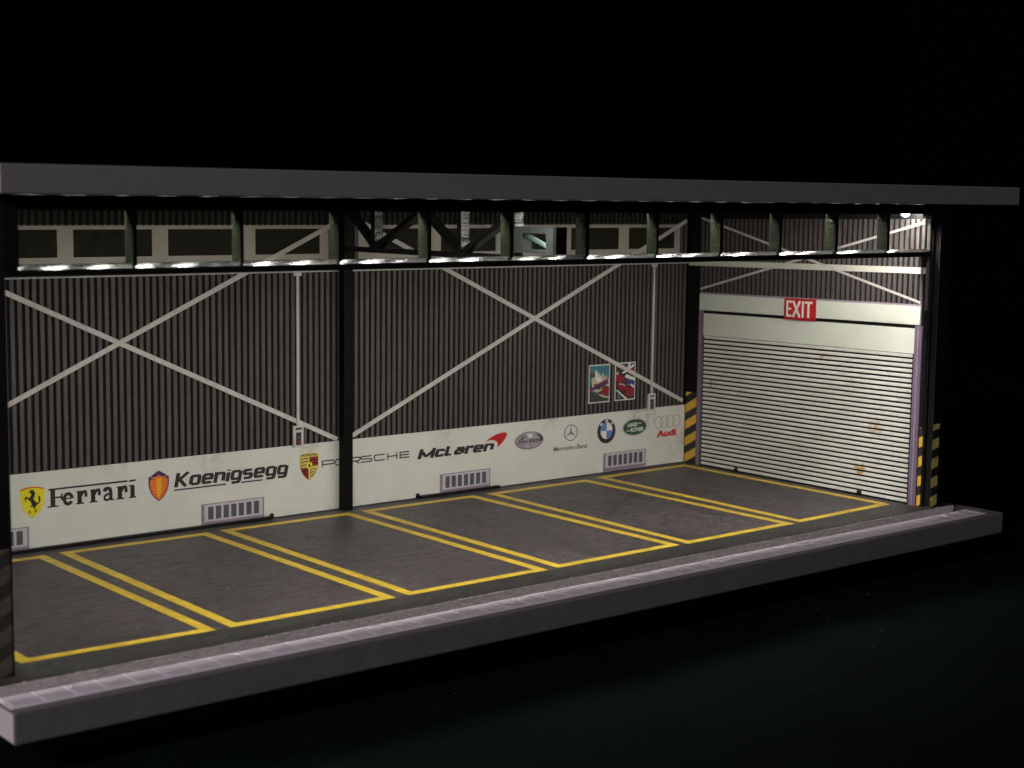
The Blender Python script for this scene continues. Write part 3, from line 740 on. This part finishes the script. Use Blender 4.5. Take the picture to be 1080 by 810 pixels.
door = thing('roller_shutter', 'wide pale roller shutter with rust stains closing the right end of the garage', 'door', (WX, -4.1, 0))
sl = MB(); NS = 30; zt = 4.1
for i in range(NS):
    z0 = zt * i / NS; z1 = zt * (i + 1) / NS; g = .050
    n = len(sl.v)
    prof = [(z0 + g, -.02), (z0 + g + .003, .004), (z1 - .045, .010), (z1 - .002, .004), (z1, -.02)]
    for s__ in (.235, 8.05):
        sl.v += [rw(s__, z, d_) for z, d_ in prof]
    m = len(prof)
    for j in range(m - 1): sl.f.append((n + j, n + j + 1, n + m + j + 1, n + m + j)); sl.mi.append(0)
    sl.f.append(tuple(range(n, n + m))); sl.mi.append(0); sl.f.append(tuple(range(n + 2 * m - 1, n + m - 1, -1))); sl.mi.append(0)
sl.build('slats', M['shutter'], door)
MB().prism(rw, rect(.23, 8.055, -.0, 4.1), -.03, -.02).build('backing', M['gap'], door)
MB().prism(rw, rect(.20, 8.10, 4.115, 4.80), -.01, .02).build('top_panel', M['header'], door, bevel=.006)
MB().prism(rw, rect(.04, 8.30, 4.90, 5.40), -.01, .05).build('header', M['header'], door, bevel=.008)
MB().prism(rw, rect(.04, 8.30, 5.403, 5.45), -.01, .03).build('header_trim', M['purple_light'], door)
for (s0, s1) in ((.0, .185), (8.11, 8.36)):
    f = MB().prism(rw, rect(s0, s1, .0, 4.885), -.01, .03).build('side_frame', M['purple'], door, bevel=.006)
    m_ = (s0 + s1) / 2
    MB().prism(rw, rect(m_ - .02, m_ + .015, .01, 4.87), .031, .04).build('guide_edge', M['purple_light'], f)
# handle mark on the slats
MB().prism(rw, rect(.58, .605, 2.52, 2.76), .017, .03).build('pull_handle', M['ink'], door)

ex = thing('exit_sign', 'red sign with white EXIT lettering on the shutter header', 'sign', (WX - .05, -4.08, 4.85))
SX0, SX1, SZ0, SZ1 = 3.485, 4.68, 4.80, 5.43
pl = MB().prism(rw, rect(SX0, SX1, SZ0, SZ1), .051, .075).build('plate', M['red'], ex, bevel=.01)
q = MB()
q.stroke(rw, rect(SX0 + .035, SX1 - .035, SZ0 + .035, SZ1 - .035), .016, .075, .080, closed=True)
q.build('border', M['dark_red'], pl)
q = MB(); k = [0]
def er(pts, w):
    k[0] += 1; q.stroke(rw, pts, w, .075, .082 + .0006 * k[0])
z0, z1 = SZ0 + .085, SZ1 - .075; lw = .062
x = SX0 + .10
er([(x + .03, z0), (x + .03, z1)], lw); er([(x + .05, z1 - .03), (x + .20, z1 - .03)], lw); er([(x + .05, (z0 + z1) / 2), (x + .18, (z0 + z1) / 2)], lw * .9); er([(x + .05, z0 + .03), (x + .20, z0 + .03)], lw)
x = SX0 + .35
er([(x, z0), (x + .26, z1)], lw * 1.1); er([(x + .26, z0), (x, z1)], lw * 1.1)
x = SX0 + .72
er([(x, z0), (x, z1)], lw * 1.1)
x = SX0 + .79
er([(x, z1 - .03), (x + .28, z1 - .03)], lw); er([(x + .14, z0), (x + .14, z1 - .05)], lw * 1.1)
q.build('lettering', M['print_white'], ex)

def hazard(fn, s0, s1, top, lab, up, my, d0, mk='hazard_black', name='hazard_stripe', per=.53, slant=.28):
    h = thing(name, lab, 'hazard stripe', fn((s0 + s1) / 2, 0, d0), 'yellow and black hazard strips')
    MB().prism(fn, rect(s0, s1, 0.0, top), d0, d0 + .006).build('black_strip', M[mk], h)
    z = -per
    while z < top:
        a, c = z, z + per * .52
        sl_ = slant if up else -slant
        pts = [(s0, a), (s1, a + sl_), (s1, c + sl_), (s0, c)]
        # clip to the strip
        def clip(P, lo, keep_above):
            out = []
            for i in range(len(P)):
                p, r = P[i], P[(i + 1) % len(P)]
                ip = (p[1] >= lo) if keep_above else (p[1] <= lo); ir = (r[1] >= lo) if keep_above else (r[1] <= lo)
                if ip: out.append(p)
                if ip != ir:
                    t__ = (lo - p[1]) / (r[1] - p[1]); out.append((p[0] + t__ * (r[0] - p[0]), lo))
            return out
        P = clip(pts, 0.0, True)
        if len(P) > 2: P = clip(P, top, False)
        if len(P) > 2: MB().prism(fn, P, d0 + .006, d0 + .010).build('yellow_band', my, h)
        z += per
hazard(rw, -.50, -.03, 2.27, 'bold yellow and black stripe in the back corner beside the white band', True, M['hazard_yellow'], -.012, slant=.27)
hazard(rw, 8.38, 8.50, 2.15, 'narrow yellow and black strip between the shutter frame and the right column', True, M['hazard_yellow'], -.012, slant=.06)

# unseen left end panel, added to keep the side lamp out of the interior
lw_ = thing('left_light_blocker', 'unseen black end panel added behind the left front column to block side light', 'wall', (-25.3, -4, 0))
MB().box(-25.47, -25.26, -8.05, WY + .35, -.196, 8.262).build('panel', M['black'], lw_)

# ================================================================== COLUMNS
def column(x0, x1, y0, y1, lab, fac=None):
    c = thing('column', lab, 'column', ((x0 + x1) / 2, (y0 + y1) / 2, 0.003), 'black columns carrying the roof')
    MB().box(x0, x1, y0, y1, 0.003, 8.262).build('shaft', M['black'], c, bevel=0.012)
    return c
M['black_matte'] = mat('matte_black_board', (0.0035, 0.0035, 0.003), 0.6, 0.3, 9, 0.3, 60, spec=0.12)
column(-25.47, -25.19, -8.50, -8.10, 'black left front column with faded stripes at its foot')
column(-12.62, -12.34, 0.25, WY - .045, 'plain black middle column standing against the back wall').children[0].data.materials[0] = M['black_matte']
column(0.60, 1.06, -8.72, -8.30, 'black right front column beside the roller shutter with faded stripes')
def cf(yf): return lambda a, z, d: (a, yf - d, z)
hazard(cf(-8.50), -25.46, -25.235, 2.25, 'blurred faded yellow stripe on the front of the left column', True, M['worn_beige'], .001, mk='worn_dark', slant=.12)
hazard(cf(-8.72), .615, .90, 2.30, 'blurred faded yellow stripe on the front of the right column', True, M['faded_yellow'], .001, slant=.06)
hazard(lambda s, z, d: (-25.47 - d, -s, z), 8.12, 8.48, 2.25, 'pale striped strip on the outer left side of the left column', True, M['worn_beige'], .001, mk='worn_dark', slant=.12)

# ================================================================== ROOF
roof = thing('roof', 'flat dark grey roof slab overhanging the whole garage', 'roof', (-11, -4, 8.267))
b = MB().box(-25.46, 3.70, -9.06, 1.2, 8.267, 8.758, mis=[1, 0, 0, 0, 0, 0])
b.build('slab', [M['roof'], M['board_core']], roof, bevel=0.02)
b = MB().box(-25.0, 0.44, -8.1, WY - .02, 8.20, 8.264)
b.build('ceiling_panel', M['black'], roof)

# ================================================================== TRUSSES
tr = thing('front_truss', 'long black ladder truss hanging under the front edge of the roof', 'truss', (-12, -8.35, 6.86))
TX0, TX1 = -25.20, 0.595
YF, YB = -8.50, -8.17
def chord(name, x0, x1, zlo, zhi, rise, run, parent):
    q = MB()
    prof = [(YF, zlo), (YF, zhi), (YF + run * .5, zhi + rise * .58), (YF + run, zhi + rise), (YB, zhi + rise), (YB, zlo)]
    q.prism(lambda y, z, d: (d, y, z), prof, x0, x1)
    q.f.append(tuple(range(len(q.v) - 6, len(q.v)))); q.mi.append(0)
    return q.build(name, M['black_gloss'], parent)
chord('bottom_chord', TX0, TX1, 6.862, 6.985, .075, .12, tr)
MB().box(TX0, TX1, YF, YB, 8.0, 8.251).build('top_chord', M['black_gloss'], tr)

# laser cut side faces: fine ridges across the bar
def ridged():
    m = mat('laser_cut_edge', (0.0085, 0.0100, 0.0062), 0.18, 0.5, 3)
    nt = m.node_tree; N, L = nt.nodes, nt.links; b_ = N['Principled BSDF']
    tc = N.new('ShaderNodeTexCoord'); mp = N.new('ShaderNodeMapping'); mp.inputs['Scale'].default_value = (.25, .25, 34)
    L.new(tc.outputs['Object'], mp.inputs[0])
    n_ = N.new('ShaderNodeTexNoise'); n_.inputs['Scale'].default_value = 1.4; n_.inputs['Detail'].default_value = 4
    L.new(mp.outputs[0], n_.inputs['Vector'])
    bp = N.new('ShaderNodeBump'); bp.inputs['Strength'].default_value = 0.6; bp.inputs['Distance'].default_value = .02
    L.new(n_.outputs['Fac'], bp.inputs['Height']); L.new(bp.outputs[0], b_.inputs['Normal'])
    return m
M['edge'] = ridged()
ups = [(-25.18, -24.94), (-22.862, -22.786), (-20.706, -20.633), (-18.555, -18.467), (-16.412, -16.317), (-14.253, -14.162), (-12.115, -11.99), (-9.924, -9.848), (-7.813, -7.702), (-5.705, -5.60), (-3.569, -3.456), (-1.458, -1.337), (.478, .59)]
for (a, c) in ups:
    MB().box(a, c, YF - .001, YB, 7.03, 7.999, mis=[1, 1, 0, 0, 0, 0]).build('upright', [M['black_gloss'], M['edge']], tr, bevel=.014)

ct = thing('cross_truss', 'black diagonal truss running from the middle column to the front truss', 'truss', (-12.6, -4, 6.9))
CX0, CX1 = -12.62, -12.36
def yz(y, z, d): return (d, y, z)
MB().box(CX0, CX1, -8.16, 0.24, 6.875, 7.005).build('bottom_chord', M['black_gloss'], ct)
MB().box(CX0, CX1, -8.16, 0.24, 8.0, 8.16).build('top_chord', M['black_gloss'], ct)
for y in (-1.05, -4.62, -6.60):
    MB().box(CX0 + .002, CX1 - .002, y - .08, y + .08, 7.006, 7.999, mis=[0, 0, 1, 0, 0, 0]).build('upright', [M['black_gloss'], M['edge']], ct)
for a, c in (((.2, 7.97), (-1.0, 7.05)), ((-1.15, 7.04), (-2.9, 7.90)), ((-3.2, 7.90), (-4.5, 7.05)), ((-4.75, 7.04), (-6.4, 7.85))):
    q = MB(); q.stroke(lambda y, z, d: (d, y, z), [a, c], .13, CX0 + .01, CX1 - .01)
    q.f.append(tuple(range(len(q.v) - 4, len(q.v)))); q.mi.append(0)
    q.build('diagonal', M['black_gloss'], ct)
# grey end plate with a window, near the front
q = MB()
ya, yb_, za, zb = -8.15, -6.70, 7.075, 7.66
ha, hb, hc, hd = -7.80, -6.98, 7.16, 7.52
for (a, c, e, f) in ((ya, yb_, hd, zb), (ya, yb_, za, hc), (ya, ha, hc, hd), (hb, yb_, hc, hd)):
    q.box(CX0 - .03, CX1, a, c, e, f)
pl = q.build('end_plate', M['plate'], ct)
pl['label'] = 'small grey plate with a rectangular opening'
MB().box(CX0 - .04, CX1 + .01, ya - .008, ya + .10, za, zb + .01).build('plate_edge', M['black_gloss'], pl)
q = MB(); q.stroke(lambda y, z, d: (d, y, z), [(-7.0, 7.46), (-7.76, 7.20)], .05, CX0 + .05, CX1 - .05); q.build('wire', M['grey_ink'], pl)

# ================================================================== LED STRIP (the model's own lamp)
led = thing('led_strip', 'row of small lit white lamps under the roof behind the front truss', 'lamp', (-12, -8.02, 8.2))
MB().box(-24.9, .42, -8.16, -7.86, 8.235, 8.264).build('tape', M['kerb'], led)
nL = 30
for i in range(nL):
    x = -24.6 + (24.9) * i / (nL - 1)
    o = MB().box(x - .11, x + .11, -8.13, -7.95, 8.185, 8.232)
    o.build('led', M['led'], led)

lint = MB()
for i in range(170):
    x = random.uniform(-34, 14); y = random.uniform(-30, -10.2); r = random.uniform(.005, .016); a = random.uniform(0, 3.14); L_ = random.uniform(1, 4)
    lint.prism(flat, [(x + r * L_ * math.cos(a), y + r * L_ * math.sin(a)), (x - r * .6 * math.sin(a), y + r * .6 * math.cos(a)), (x - r * L_ * math.cos(a), y - r * L_ * math.sin(a)), (x + r * .6 * math.sin(a), y - r * .6 * math.cos(a))], ZT + .001, ZT + .012)
o = lint.build('dust', M['lint']); o['kind'] = 'stuff'; o['label'] = 'tiny pale dust fibres scattered on the dark cloth'; o['category'] = 'dust'
bb = thing('ceiling_bulb', 'small round lit white bulb under the roof in the front right corner', 'lamp', (.26, -7.78, 8.10))
bm_ = bmesh.new(); bmesh.ops.create_uvsphere(bm_, u_segments=24, v_segments=14, radius=.13)
me = bpy.data.meshes.new('dome'); bm_.to_mesh(me); bm_.free()
for p in me.polygons: p.use_smooth = True
me.materials.append(emission('lit_bulb', (1.0, 1.0, .86), 8.0))
o = bpy.data.objects.new('dome', me); COL.objects.link(o); o.parent = bb; o.location = (0, 0, -.06)
MB().box(.14, .38, -7.86, -7.66, 8.12, 8.198).build('socket', M['header'], bb)
